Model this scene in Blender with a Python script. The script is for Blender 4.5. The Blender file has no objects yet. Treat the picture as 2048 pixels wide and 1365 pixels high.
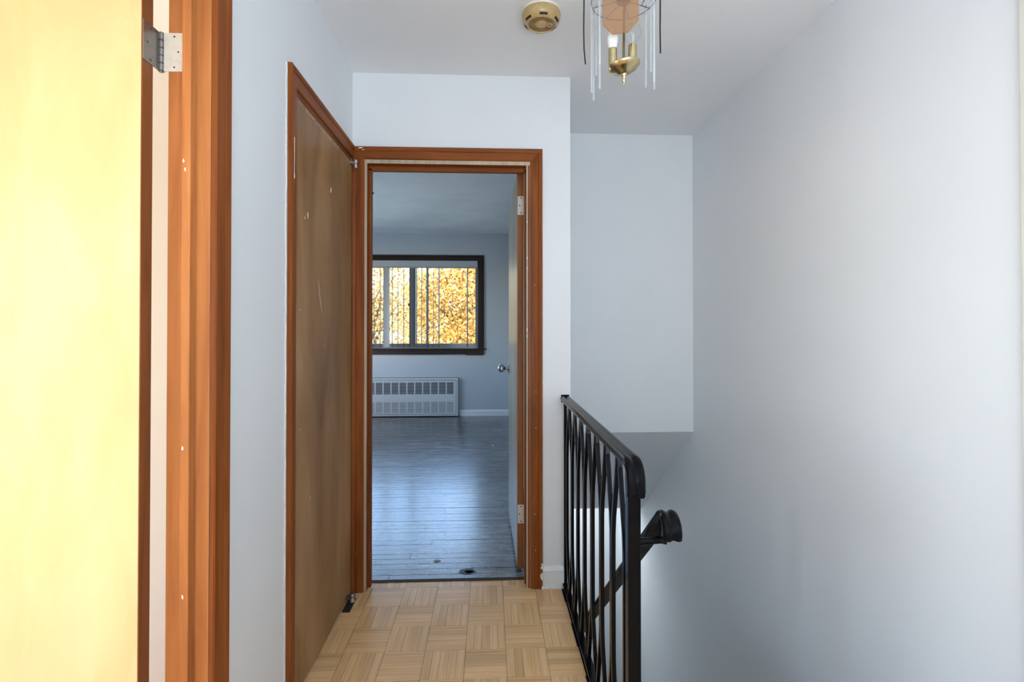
import bpy, math, random
from mathutils import Vector, Matrix

random.seed(7)
sc = bpy.context.scene
COL = sc.collection
R = math.radians

# ------------------------------------------------------------------ camera
cam_d = bpy.data.cameras.new('camera')
cam = bpy.data.objects.new('camera', cam_d)
COL.objects.link(cam)
cam.location = (0, 0, 1.22)
cam.rotation_euler = (R(90.5), 0, R(-2.52))
cam_d.sensor_fit = 'HORIZONTAL'
cam_d.sensor_width = 36
cam_d.lens = 1000 / 2048 * 36
cam_d.shift_y = -35.23 / 2048
cam_d.clip_start = 0.02
cam_d.clip_end = 300
sc.camera = cam

# ------------------------------------------------------------------ world and lights
world = bpy.data.worlds.new('sky')
sc.world = world
world.use_nodes = True
wn = world.node_tree.nodes
wl = world.node_tree.links
wn.clear()
wo = wn.new('ShaderNodeOutputWorld')
bg = wn.new('ShaderNodeBackground')
sky = wn.new('ShaderNodeTexSky')
sky.sky_type = 'NISHITA'
sky.sun_disc = False
sky.sun_elevation = R(34)
sky.sun_rotation = R(197)
sky.air_density = 1.0
sky.dust_density = 1.2
sky.ozone_density = 1.5
wl.new(sky.outputs[0], bg.inputs[0])
bg.inputs[1].default_value = 1.3
wl.new(bg.outputs[0], wo.inputs[0])


def sun(direction, energy, color, angle):
    d = bpy.data.lights.new('sun', 'SUN')
    d.energy = energy
    d.color = color
    d.angle = R(angle)
    o = bpy.data.objects.new('sun', d)
    COL.objects.link(o)
    o.rotation_euler = Vector(direction).to_track_quat('-Z', 'Y').to_euler()
    return o


def area(name, loc, direction, sx, sy, power, color):
    d = bpy.data.lights.new(name, 'AREA')
    d.shape = 'RECTANGLE'
    d.size, d.size_y = sx, sy
    d.energy = power
    d.color = color
    o = bpy.data.objects.new(name, d)
    COL.objects.link(o)
    o.location = loc
    o.rotation_euler = Vector(direction).to_track_quat('-Z', 'Z').to_euler()
    return o


sun((0.25, 0.85, -0.55), 2.15, (1.0, 0.95, 0.86), 0.6)
# area lights: side-room daylight, and unseen fill added in hall, bedroom, lower hall
area('daylight_side_room_west', (-4.12, -0.25, 1.45), (1, 0, 0.0), 3.0, 1.3, 47, (0.95, 0.97, 1.0))  # area light added at an unseen west opening, standing for side-room daylight
area('added_hall_fill', (0.4, -0.95, 1.0), (0.08, 0.35, 1), 1.3, 0.9, 45, (0.76, 0.885, 1.0))  # unseen upward fill behind the camera, added to lift ceiling and walls
area('added_bedroom_fill', (-2.6, 5.1, 0.95), (0.7, 0.0, 1), 1.5, 0.6, 19, (0.62, 0.80, 1.0))  # upward fill inside the bedroom, added to brighten its ceiling
area('added_lower_hall_fill', (0.82, 4.45, -0.275), (0, 0, -1), 0.5, 0.5, 5.5, (0.86, 0.95, 1.0))  # downward fill under the lower hall ceiling, added out of view

sc.view_settings.view_transform = 'Standard'
sc.view_settings.look = 'None'
sc.view_settings.exposure = 0.26
sc.view_settings.gamma = 1.0
sc.view_settings.use_curve_mapping = False
sc.cycles.use_denoising = True
sc.cycles.max_bounces = 10
sc.cycles.diffuse_bounces = 6
sc.cycles.transmission_bounces = 10
sc.cycles.transparent_max_bounces = 12
sc.cycles.sample_clamp_indirect = 6

# ------------------------------------------------------------------ materials
MATS = {}


def new_mat(name):
    m = bpy.data.materials.new(name)
    m.use_nodes = True
    MATS[name] = m
    nt = m.node_tree
    b = nt.nodes['Principled BSDF']
    return m, nt.nodes, nt.links, b


def ramp(nodes, stops):
    r = nodes.new('ShaderNodeValToRGB')
    el = r.color_ramp.elements
    el[0].position, el[0].color = stops[0][0], (*stops[0][1], 1)
    el[1].position, el[1].color = stops[-1][0], (*stops[-1][1], 1)
    for p, c in stops[1:-1]:
        e = el.new(p)
        e.color = (*c, 1)
    return r


def noise(nodes, links, scale=(1, 1, 1), nscale=5, detail=4, rough=0.55, dist=0.0, coord='Object', rot=(0, 0, 0)):
    tc = nodes.new('ShaderNodeTexCoord')
    mp = nodes.new('ShaderNodeMapping')
    mp.inputs['Scale'].default_value = scale
    mp.inputs['Rotation'].default_value = rot
    n = nodes.new('ShaderNodeTexNoise')
    n.inputs['Scale'].default_value = nscale
    n.inputs['Detail'].default_value = detail
    n.inputs['Roughness'].default_value = rough
    n.inputs['Distortion'].default_value = dist
    links.new(tc.outputs[coord], mp.inputs['Vector'])
    links.new(mp.outputs[0], n.inputs['Vector'])
    return n


def bump(nodes, links, b, src, strength, distance):
    bp = nodes.new('ShaderNodeBump')
    bp.inputs['Strength'].default_value = strength
    bp.inputs['Distance'].default_value = distance
    links.new(src, bp.inputs['Height'])
    links.new(bp.outputs[0], b.inputs['Normal'])


def mix(nodes, links, fac, a, b, mode='MIX'):
    m = nodes.new('ShaderNodeMix')
    m.data_type = 'RGBA'
    m.blend_type = mode
    for sock, v in ((m.inputs[0], fac), (m.inputs[6], a), (m.inputs[7], b)):
        if hasattr(v, 'is_linked'):
            links.new(v, sock)
        elif isinstance(v, (int, float)):
            sock.default_value = v
        else:
            sock.default_value = (*v, 1)
    return m.outputs[2]


def paint(name, color, rough=0.55, bstr=0.06, var=0.03):
    m, n, l, b = new_mat(name)
    ns = noise(n, l, nscale=2.2, detail=3)
    c0 = tuple(max(0, c * (1 - var)) for c in color)
    r = ramp(n, [(0.3, c0), (0.7, color)])
    l.new(ns.outputs[0], r.inputs[0])
    l.new(r.outputs[0], b.inputs['Base Color'])
    b.inputs['Roughness'].default_value = rough
    n2 = noise(n, l, nscale=140, detail=2)
    bump(n, l, b, n2.outputs[0], bstr, 0.002)
    return m


def plain(name, color, rough=0.4, metal=0.0, bstr=0.0, bscale=60, coat=0.0, spec=0.5):
    m, n, l, b = new_mat(name)
    ns = noise(n, l, nscale=bscale, detail=3)
    r = ramp(n, [(0.3, tuple(c * 0.86 for c in color)), (0.7, color)])
    l.new(ns.outputs[0], r.inputs[0])
    l.new(r.outputs[0], b.inputs['Base Color'])
    b.inputs['Roughness'].default_value = rough
    b.inputs['Metallic'].default_value = metal
    b.inputs['Specular IOR Level'].default_value = spec
    b.inputs['Coat Weight'].default_value = coat
    if bstr:
        bump(n, l, b, ns.outputs[0], bstr, 0.003)
    return m


def wood(name, dark, mid, light, axis, rough=0.4, fine=38, stretch=0.05, blotch=None, coat=0.0, rand=0.0, spec=0.3):
    """grain runs along axis"""
    m, n, l, b = new_mat(name)
    s = [1.0, 1.0, 1.0]
    s[axis] = stretch
    n1 = noise(n, l, scale=s, nscale=fine, detail=6, rough=0.6, dist=0.6)
    r1 = ramp(n, [(0.28, dark), (0.5, mid), (0.74, light)])
    l.new(n1.outputs[0], r1.inputs[0])
    colr = r1.outputs[0]
    s2 = [1.0, 1.0, 1.0]
    s2[axis] = 0.3
    n2 = noise(n, l, scale=s2, nscale=4.5, detail=3)
    r2 = ramp(n, [(0.3, (0.72, 0.70, 0.68)), (0.62, (1, 1, 1))])
    l.new(n2.outputs[0], r2.inputs[0])
    colr = mix(n, l, 0.8 if blotch is None else blotch, colr, r2.outputs[0], 'MULTIPLY')
    if rand:
        oi = n.new('ShaderNodeObjectInfo')
        r3 = ramp(n, [(0.0, (1 - rand, 1 - rand * 1.1, 1 - rand * 1.25)), (0.5, (1, 1, 1)), (1.0, (1 - rand * 0.35, 1 - rand * 0.55, 1 - rand * 0.85))])
        l.new(oi.outputs['Random'], r3.inputs[0])
        colr = mix(n, l, 1.0, colr, r3.outputs[0], 'MULTIPLY')
    l.new(colr, b.inputs['Base Color'])
    b.inputs['Roughness'].default_value = rough
    b.inputs['Coat Weight'].default_value = coat
    b.inputs['Coat Roughness'].default_value = 0.2
    b.inputs['Specular IOR Level'].default_value = spec
    bump(n, l, b, n1.outputs[0], 0.08, 0.002)
    return m


def glass(name, color=(1, 1, 1), rough=0.0, ior=1.47):
    m, n, l, b = new_mat(name)
    b.inputs['Base Color'].default_value = (*color, 1)
    b.inputs['Roughness'].default_value = rough
    b.inputs['Transmission Weight'].default_value = 1.0
    b.inputs['IOR'].default_value = ior
    return m


def pane_glass(name, ior=1.3, milk=0.0, tint=(0.97, 0.985, 0.98), milkcol=(0.80, 0.88, 0.95)):
    m, n, l, b = new_mat(name)
    out = n['Material Output']
    tr = n.new('ShaderNodeBsdfTransparent')
    tr.inputs[0].default_value = (*tint, 1)
    gl = n.new('ShaderNodeBsdfGlossy')
    gl.inputs['Roughness'].default_value = 0.02
    lw = n.new('ShaderNodeLayerWeight')
    pw = n.new('ShaderNodeMath')
    pw.operation = 'POWER'
    pw.inputs[1].default_value = 4.0
    l.new(lw.outputs['Facing'], pw.inputs[0])
    fr = n.new('ShaderNodeMath')
    fr.operation = 'MULTIPLY_ADD'
    fr.inputs[1].default_value = 0.75
    fr.inputs[2].default_value = (ior - 1) * 0.1
    l.new(pw.outputs[0], fr.inputs[0])
    mx = n.new('ShaderNodeMixShader')
    l.new(fr.outputs[0], mx.inputs[0])
    l.new(tr.outputs[0], mx.inputs[1])
    l.new(gl.outputs[0], mx.inputs[2])
    sh = mx.outputs[0]
    if milk:
        df = n.new('ShaderNodeBsdfDiffuse')
        df.inputs[0].default_value = (*milkcol, 1)
        m2 = n.new('ShaderNodeMixShader')
        m2.inputs[0].default_value = milk
        l.new(sh, m2.inputs[1])
        l.new(df.outputs[0], m2.inputs[2])
        sh = m2.outputs[0]
    l.new(sh, out.inputs[0])
    return m


paint('wall_white', (0.79, 0.81, 0.83))
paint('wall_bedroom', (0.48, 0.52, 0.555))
paint('ceiling_white', (0.82, 0.83, 0.84))
paint('ceiling_streaky', (0.82, 0.84, 0.86), var=0.12)
paint('trim_white', (0.80, 0.82, 0.83), rough=0.4)
paint('side_room_paint', (0.84, 0.835, 0.82))
CD, CM, CL = (0.16, 0.040, 0.008), (0.255, 0.070, 0.014), (0.33, 0.10, 0.022)
for ax, nm in ((0, 'x'), (1, 'y'), (2, 'z')):
    wood('stained_wood_' + nm, CD, CM, CL, ax, rough=0.45, spec=0.15)
    wood('window_wood_' + nm, (0.020, 0.010, 0.008), (0.034, 0.017, 0.013), (0.05, 0.026, 0.02), ax, rough=0.4)
wood('bedroom_door_edge', (0.24, 0.085, 0.028), (0.34, 0.13, 0.04), (0.42, 0.17, 0.055), 2, rough=0.4, fine=24, spec=0.15)
wood('jamb_wood', (0.36, 0.12, 0.035), (0.50, 0.19, 0.06), (0.62, 0.26, 0.08), 2, rough=0.4, fine=24, spec=0.15)
wood('door_edge_wood', (0.17, 0.055, 0.015), (0.25, 0.085, 0.025), (0.32, 0.12, 0.04), 2, rough=0.45)
wood('lit_birch', (0.74, 0.50, 0.24), (0.79, 0.555, 0.28), (0.83, 0.61, 0.34), 2, rough=0.36, fine=7, stretch=0.35, spec=0.3, blotch=0.35)  # same birch as the closet door; room light put into the colour
wood('shaded_birch', (0.26, 0.125, 0.048), (0.37, 0.20, 0.085), (0.46, 0.28, 0.14), 2, rough=0.42, fine=5, stretch=0.28, blotch=1.0, spec=0.2)  # the birch as it looks in shade, shade put into the colour
wood('bare_wood', (0.42, 0.33, 0.22), (0.52, 0.42, 0.30), (0.62, 0.52, 0.40), 2, rough=0.6)
wood('grey_painted_wood', (0.40, 0.37, 0.32), (0.52, 0.48, 0.42), (0.60, 0.56, 0.50), 2, rough=0.35, fine=10, stretch=0.2)
PD, PM, PL = (0.72, 0.42, 0.19), (0.87, 0.56, 0.28), (0.92, 0.64, 0.36)
wood('parquet_x', PD, PM, PL, 0, rough=0.24, spec=0.5, fine=90, stretch=0.03, blotch=0.3, rand=0.2)
wood('parquet_y', PD, PM, PL, 1, rough=0.24, spec=0.5, fine=90, stretch=0.03, blotch=0.3, rand=0.2)
plain('dark_joint', (0.05, 0.032, 0.018), 0.8)
plain('black_iron', (0.005, 0.005, 0.006), 0.16, 0.0, 0.15, 55, spec=0.10)
plain('nickel', (0.62, 0.60, 0.56), 0.30, 0.9, 0.05)
plain('dark_nickel', (0.30, 0.29, 0.28), 0.34, 0.9, 0.05)
plain('painted_hinge', (0.74, 0.70, 0.62), 0.45, 0.1, 0.15)
plain('screw_dark', (0.06, 0.055, 0.05), 0.5, 0.6)
plain('chrome', (0.60, 0.62, 0.66), 0.12, 1.0)
plain('brass', (0.66, 0.54, 0.30), 0.20, 1.0)
plain('dull_brass', (0.30, 0.23, 0.10), 0.35, 0.9)
plain('bronze_mirror', (0.74, 0.47, 0.28), 0.12, 0.85)
plain('blued_wire', (0.20, 0.26, 0.42), 0.4, 0.4)
plain('frosted_bulb', (0.86, 0.88, 0.90), 0.35)
plain('black_wire', (0.012, 0.012, 0.014), 0.5)
plain('tan_plastic', (0.52, 0.36, 0.15), 0.32, coat=0.3)
plain('tan_plastic_dark', (0.33, 0.20, 0.07), 0.4)
plain('slot_black', (0.012, 0.008, 0.005), 0.7)
plain('ivory_plastic', (0.80, 0.76, 0.68), 0.4)
plain('cover_enamel', (0.62, 0.66, 0.68), 0.4)
plain('cover_dark', (0.045, 0.05, 0.055), 0.8)
plain('frame_white', (0.42, 0.42, 0.43), 0.4)
plain('shaded_slat_vinyl', (0.11, 0.10, 0.095), 0.6, spec=0.15)  # white slats seen against the window, their backlit shade put into the colour
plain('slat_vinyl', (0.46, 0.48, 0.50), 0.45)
plain('filler_white', (0.85, 0.83, 0.78), 0.7, 0, 0.3)
plain('filler_edge', (0.78, 0.80, 0.80), 0.6, 0, 0.3)
plain('floor_stain', (0.05, 0.040, 0.030), 0.42, spec=0.45)
plain('floor_patch', (0.15, 0.13, 0.10), 0.45, spec=0.5)
plain('cream_trim', (0.76, 0.72, 0.64), 0.5, bscale=3)
plain('bark', (0.075, 0.055, 0.04), 0.9, 0, 0.5)
plain('grass', (0.16, 0.17, 0.06), 0.9)
plain('house_siding', (0.80, 0.74, 0.66), 0.7)
plain('house_roof', (0.42, 0.37, 0.33), 0.8)
plain('house_window', (0.05, 0.06, 0.07), 0.15)
plain('stair_tread', (0.20, 0.12, 0.07), 0.5)
pane_glass('clear_glass', 1.7, 0.15)
pane_glass('amber_glass', 1.8, 0.22, (0.80, 0.62, 0.46), (0.62, 0.38, 0.22))
pane_glass('bulb_glass')
pane_glass('window_glass')


def make_floor_paint():
    m, n, l, b = new_mat('worn_floor_paint')
    n1 = noise(n, l, scale=(0.35, 2.2, 1), nscale=9, detail=8, rough=0.75, dist=0.4)
    n0 = noise(n, l, scale=(0.8, 1.0, 1), nscale=1.3, detail=3)
    add = n.new('ShaderNodeMath')
    add.operation = 'MULTIPLY_ADD'
    l.new(n0.outputs[0], add.inputs[0])
    add.inputs[1].default_value = 0.55
    l.new(n1.outputs[0], add.inputs[2])
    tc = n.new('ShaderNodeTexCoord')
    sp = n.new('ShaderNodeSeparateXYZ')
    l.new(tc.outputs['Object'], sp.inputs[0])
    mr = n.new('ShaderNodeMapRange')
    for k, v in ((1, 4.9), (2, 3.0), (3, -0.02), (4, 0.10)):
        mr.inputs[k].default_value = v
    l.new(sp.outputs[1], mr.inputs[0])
    wear_sheen = n.new('ShaderNodeMath')  # paler towards the door: wear, plus sky reflection put into the colour
    l.new(add.outputs[0], wear_sheen.inputs[0])
    l.new(mr.outputs[0], wear_sheen.inputs[1])
    add = wear_sheen
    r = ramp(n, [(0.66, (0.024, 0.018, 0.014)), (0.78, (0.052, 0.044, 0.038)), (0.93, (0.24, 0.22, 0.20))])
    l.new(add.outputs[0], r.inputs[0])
    oi = n.new('ShaderNodeObjectInfo')
    r3 = ramp(n, [(0.0, (0.8, 0.8, 0.8)), (1.0, (1.0, 1.0, 1.0))])
    l.new(oi.outputs['Random'], r3.inputs[0])
    c = mix(n, l, 1.0, r.outputs[0], r3.outputs[0], 'MULTIPLY')
    # dark bare spots and pale plaster drops
    n2 = noise(n, l, scale=(0.7, 2.2, 1), nscale=11.0, detail=5, rough=0.65, dist=0.6)
    r2 = ramp(n, [(0.60, (0, 0, 0)), (0.64, (1, 1, 1))])
    l.new(n2.outputs[0], r2.inputs[0])
    c = mix(n, l, r2.outputs[0], c, (0.045, 0.032, 0.022))
    n3 = noise(n, l, scale=(0.8, 1.7, 1), nscale=23, detail=2)
    r4 = ramp(n, [(0.71, (0, 0, 0)), (0.74, (1, 1, 1))])
    l.new(n3.outputs[0], r4.inputs[0])
    c = mix(n, l, r4.outputs[0], c, (0.48, 0.47, 0.45))
    l.new(c, b.inputs['Base Color'])
    rr = n.new('ShaderNodeMapRange')
    rr.inputs[1].default_value = 0.3
    rr.inputs[2].default_value = 0.7
    rr.inputs[3].default_value = 0.14
    rr.inputs[4].default_value = 0.38
    l.new(n1.outputs[0], rr.inputs[0])
    l.new(rr.outputs[0], b.inputs['Roughness'])
    b.inputs['Specular IOR Level'].default_value = 1.0
    b.inputs['Coat Weight'].default_value = 0.9
    b.inputs['Coat Roughness'].default_value = 0.22
    bump(n, l, b, n1.outputs[0], 0.55, 0.005)


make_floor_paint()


def make_leaf_mat():
    m, n, l, b = new_mat('autumn_leaf')
    g = n.new('ShaderNodeNewGeometry')
    r = ramp(n, [(0.0, (0.13, 0.07, 0.025)), (0.14, (0.40, 0.18, 0.04)), (0.34, (0.62, 0.34, 0.06)),
                 (0.62, (0.70, 0.44, 0.10)), (0.84, (0.74, 0.56, 0.22)), (1.0, (0.40, 0.36, 0.10))])
    l.new(g.outputs['Random Per Island'], r.inputs[0])
    l.new(r.outputs[0], b.inputs['Base Color'])
    b.inputs['Roughness'].default_value = 0.55
    out = n['Material Output']
    tl = n.new('ShaderNodeBsdfTranslucent')
    l.new(r.outputs[0], tl.inputs[0])
    mx = n.new('ShaderNodeMixShader')
    mx.inputs[0].default_value = 0.35
    l.new(b.outputs[0], mx.inputs[1])
    l.new(tl.outputs[0], mx.inputs[2])
    l.new(mx.outputs[0], out.inputs[0])


make_leaf_mat()


# ------------------------------------------------------------------ geometry helpers
class MB:
    def __init__(self):
        self.v, self.f = [], []

    def add(self, verts, faces):
        o = len(self.v)
        self.v += [tuple(p) for p in verts]
        self.f += [tuple(i + o for i in f) for f in faces]
        return self

    def box(self, x0, x1, y0, y1, z0, z1):
        x0, x1 = min(x0, x1), max(x0, x1)
        y0, y1 = min(y0, y1), max(y0, y1)
        z0, z1 = min(z0, z1), max(z0, z1)
        v = [(x0, y0, z0), (x1, y0, z0), (x1, y1, z0), (x0, y1, z0),
             (x0, y0, z1), (x1, y0, z1), (x1, y1, z1), (x0, y1, z1)]
        f = [(0, 3, 2, 1), (4, 5, 6, 7), (0, 1, 5, 4), (1, 2, 6, 5), (2, 3, 7, 6), (3, 0, 4, 7)]
        return self.add(v, f)

    def molding(self, o, D, U, V, L, prof, m0=0.0, m1=0.0):
        """profile (u, v) swept along D; ends mitred by m*u"""
        o, D, U, V = Vector(o), Vector(D), Vector(U), Vector(V)
        n = len(prof)
        a = [o + U * u + V * v + D * (m0 * u) for u, v in prof]
        b = [o + U * u + V * v + D * (L + m1 * u) for u, v in prof]
        f = [(i, (i + 1) % n, n + (i + 1) % n, n + i) for i in range(n)]
        f += [tuple(range(n - 1, -1, -1)), tuple(range(n, 2 * n))]
        return self.add(a + b, f)

    def sweep(self, path, prof, side):
        """profile (s along side, t along normal) swept along a path lying in the plane perpendicular to side"""
        side = Vector(side).normalized()
        path = [Vector(p) for p in path]
        n = len(prof)
        vs = []
        for i, p in enumerate(path):
            if i == 0:
                t = path[1] - path[0]
            elif i == len(path) - 1:
                t = path[-1] - path[-2]
            else:
                t = (path[i + 1] - p).normalized() + (p - path[i - 1]).normalized()
            t.normalize()
            nn = side.cross(t).normalized()
            vs += [p + side * s + nn * q for s, q in prof]
        fs = []
        for i in range(len(path) - 1):
            for k in range(n):
                k2 = (k + 1) % n
                fs.append((i * n + k, i * n + k2, (i + 1) * n + k2, (i + 1) * n + k))
        fs.append(tuple(range(n - 1, -1, -1)))
        fs.append(tuple(range((len(path) - 1) * n, len(path) * n)))
        return self.add(vs, fs)

    def tube(self, path, radii, seg=8):
        path = [Vector(p) for p in path]
        if not hasattr(radii, '__len__'):
            radii = [radii] * len(path)
        vs = []
        ref = None
        for i, p in enumerate(path):
            if i == 0:
                t = path[1] - path[0]
            elif i == len(path) - 1:
                t = path[-1] - path[-2]
            else:
                t = path[i + 1] - path[i - 1]
            t.normalize()
            if ref is None:
                ref = Vector((1, 0, 0)) if abs(t.x) < 0.9 else Vector((0, 1, 0))
            a = (ref - t * ref.dot(t)).normalized()
            b = t.cross(a)
            ref = a
            vs += [p + (a * math.cos(2 * math.pi * k / seg) + b * math.sin(2 * math.pi * k / seg)) * radii[i] for k in range(seg)]
        fs = []
        for i in range(len(path) - 1):
            for k in range(seg):
                k2 = (k + 1) % seg
                fs.append((i * seg + k, i * seg + k2, (i + 1) * seg + k2, (i + 1) * seg + k))
        fs.append(tuple(range(seg - 1, -1, -1)))
        fs.append(tuple(range((len(path) - 1) * seg, len(path) * seg)))
        return self.add(vs, fs)

    def lathe(self, c, prof, seg=24, axis=(0, 0, 1)):
        """prof: list of (r, h) along axis, starting and ending anywhere; zero radius closes"""
        q = Vector((0, 0, 1)).rotation_difference(Vector(axis))
        c = Vector(c)
        vs, fs, rings = [], [], []
        for r, h in prof:
            if r < 1e-6:
                rings.append([len(vs)])
                vs.append(c + q @ Vector((0, 0, h)))
            else:
                rings.append(list(range(len(vs), len(vs) + seg)))
                vs += [c + q @ Vector((r * math.cos(2 * math.pi * k / seg), r * math.sin(2 * math.pi * k / seg), h)) for k in range(seg)]
        for a, b in zip(rings, rings[1:]):
            for k in range(seg):
                k2 = (k + 1) % seg
                if len(a) == 1 and len(b) == 1:
                    continue
                if len(a) == 1:
                    fs.append((a[0], b[k2], b[k]))
                elif len(b) == 1:
                    fs.append((a[k], a[k2], b[0]))
                else:
                    fs.append((a[k], a[k2], b[k2], b[k]))
        return self.add(vs, fs)

    def slab(self, outline, n, th):
        """outline: 3D points in order; extruded along n by th"""
        n = Vector(n) * th
        k = len(outline)
        a = [Vector(p) for p in outline]
        b = [p + n for p in a]
        f = [tuple(range(k - 1, -1, -1)), tuple(range(k, 2 * k))]
        f += [(i, (i + 1) % k, k + (i + 1) % k, k + i) for i in range(k)]
        return self.add(a + b, f)

    def build(self, name, mat, parent=None, smooth=False, bevel=0.0, origin=None):
        base = Vector(origin) if origin is not None else (parent_world(parent) if parent else Vector((0, 0, 0)))
        me = bpy.data.meshes.new(name)
        me.from_pydata([tuple(Vector(p) - base) for p in self.v], [], self.f)
        me.validate()
        me.update()
        bm_fix(me)
        me.materials.append(MATS[mat])
        o = bpy.data.objects.new(name, me)
        COL.objects.link(o)
        if parent:
            o.parent = parent
            o.location = base - parent_world(parent)
        else:
            o.location = base
        if smooth:
            for p in me.polygons:
                p.use_smooth = True
            try:
                me.set_sharp_from_angle(angle=R(38))
            except Exception:
                pass
        if bevel:
            bv = o.modifiers.new('bevel', 'BEVEL')
            bv.width = bevel
            bv.segments = 2
            bv.limit_method = 'ANGLE'
        return o


import bmesh


def bm_fix(me):
    bm = bmesh.new()
    bm.from_mesh(me)
    bmesh.ops.recalc_face_normals(bm, faces=bm.faces)
    bm.to_mesh(me)
    bm.free()


def parent_world(o):
    p = Vector((0, 0, 0))
    while o is not None:
        p += o.location
        o = o.parent
    return p


def tag(o, label, cat=None, group=None, kind=None):
    o['label'] = label
    if cat:
        o['category'] = cat
    if group:
        o['group'] = group
    if kind:
        o['kind'] = kind
    return o


def empty(name, loc, label, cat, group=None, kind=None):
    o = bpy.data.objects.new(name, None)
    COL.objects.link(o)
    o.location = loc
    o.empty_display_size = 0.05
    return tag(o, label, cat, group, kind)


def struct(name, mb, mat, label, cat, origin=(0, 0, 0)):
    return tag(mb.build(name, mat, origin=origin), label, cat, None, 'structure')


# ------------------------------------------------------------------ dimensions
XL, XR = -0.64, 1.25          # hall side walls
YE = 2.35                     # end wall face
ZC = 2.41                     # hall ceiling
YS = 3.03                     # stairwell upper back wall
YB, ZB = 6.95, 2.53           # bedroom far wall, bedroom ceiling
YJ = 1.173                    # far jamb of the side room doorway
XE = 0.38                     # right end of the end wall
ROOF = 2.75
LOW = -2.66                   # lower storey floor

# ------------------------------------------------------------------ shell
m = MB()
m.box(-0.735, XL, YJ, 1.655, 0, ROOF)                 # between the two openings
m.box(-0.735, XL, 0.40, YJ, 2.03, ROOF)               # over side-room door
m.box(-0.735, XL, -1.8, 0.40, 0, ROOF)
m.box(-0.735, XL, 1.655, 2.35, 1.995, ROOF)           # over closet door
m.box(-0.735, XL, 2.325, 2.35, 0, 1.995)
struct('wall_left', m, 'wall_white', 'white painted hall wall holding the closet door', 'wall')

m = MB()
m.box(-0.735, -0.585, YE, 2.45, 0, ROOF)
m.box(0.185, XE, YE, 2.45, 0, ROOF)
m.box(-0.585, 0.185, YE, 2.45, 2.0, ROOF)
struct('wall_end', m, 'wall_white', 'white painted wall around the bedroom doorway', 'wall')

m = MB().box(XR, XR + 0.12, -1.8, 5.1, LOW, ROOF)
struct('wall_right', m, 'wall_white', 'tall white blank wall along the stairwell', 'wall')

m = MB()
m.box(-0.735, XR, -1.8, -1.7, 0, ROOF)
struct('wall_back', m, 'wall_white', 'white wall closing the back of the hall', 'wall')

# stairwell: upper back wall with the sloped soffit running away below it
m = MB()
zs, ye, ze = 0.58, 4.06, -0.255
m.slab([(XE, YS, ZC + 0.2), (XE, YS, zs), (XE, ye, ze), (XE, 5.0, ze), (XE, 5.0, ROOF), (XE, YS, ROOF)], (1, 0, 0), XR - XE)
struct('wall_stair_back', m, 'wall_white', 'white stairwell back wall with a sloped soffit underneath', 'wall')
m = MB().box(0.28, XE, 2.45, 5.1, LOW, ROOF)
m.box(0.30, 0.352, 1.0, 2.45, LOW, -0.2)
struct('wall_stair_left', m, 'wall_white', 'white wall on the bedroom side of the stairwell', 'wall')
m = MB().box(XE, XR, 5.0, 5.1, LOW, ze + 0.05)
struct('wall_stair_lower', m, 'wall_white', 'pale wall at the foot of the stairs below the soffit', 'wall')
m = MB().box(0.30, XR, 0.9, 5.1, LOW - 0.1, LOW)
struct('floor_lower', m, 'stair_tread', 'lower storey floor at the foot of the stairs', 'floor')
m = MB().box(0.30, XR, 0.90, 1.0, LOW, -0.02)
struct('wall_stair_front', m, 'wall_white', 'wall below the landing at the head of the stairs', 'wall')

# ceilings
m = MB().box(-0.735, XR, -1.8, YE, ZC, ROOF)
m.box(XE, XR, YE, YS, ZC, ROOF)
struct('ceiling', m, 'ceiling_white', 'white hall ceiling above the landing and stairs', 'ceiling')
m = MB().box(-3.2, 0.28, 2.45, YB, ZB, ROOF)
struct('ceiling_bedroom', m, 'ceiling_streaky', 'streaky bluish white bedroom ceiling', 'ceiling')

# bedroom shell
WX0, WX1, WZ0, WZ1 = -2.45, -0.145, 0.915, 2.16        # window opening
m = MB()
m.box(-3.2, WX0, YB, YB + 0.16, -0.1, ROOF)
m.box(WX1, 0.38, YB, YB + 0.16, -0.1, ROOF)
m.box(WX0, WX1, YB, YB + 0.16, -0.1, WZ0)
m.box(WX0, WX1, YB, YB + 0.16, WZ1, ROOF)
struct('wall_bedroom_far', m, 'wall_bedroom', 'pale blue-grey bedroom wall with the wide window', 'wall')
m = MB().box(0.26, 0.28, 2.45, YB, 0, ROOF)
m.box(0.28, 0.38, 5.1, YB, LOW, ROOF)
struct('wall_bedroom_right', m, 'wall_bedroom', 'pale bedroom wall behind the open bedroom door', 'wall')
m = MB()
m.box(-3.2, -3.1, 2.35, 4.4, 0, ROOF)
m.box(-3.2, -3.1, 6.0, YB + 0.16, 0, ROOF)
m.box(-3.2, -3.1, 4.4, 6.0, 0, 0.85)  # unseen side opening, added to bring more light into the bedroom
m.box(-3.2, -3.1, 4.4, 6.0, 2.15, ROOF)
struct('wall_bedroom_left', m, 'wall_bedroom', 'pale bedroom side wall with an added unseen window opening', 'wall')
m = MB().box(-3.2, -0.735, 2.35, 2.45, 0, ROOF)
struct('wall_bedroom_near', m, 'wall_bedroom', 'pale bedroom wall backing onto the closet', 'wall')

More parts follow.
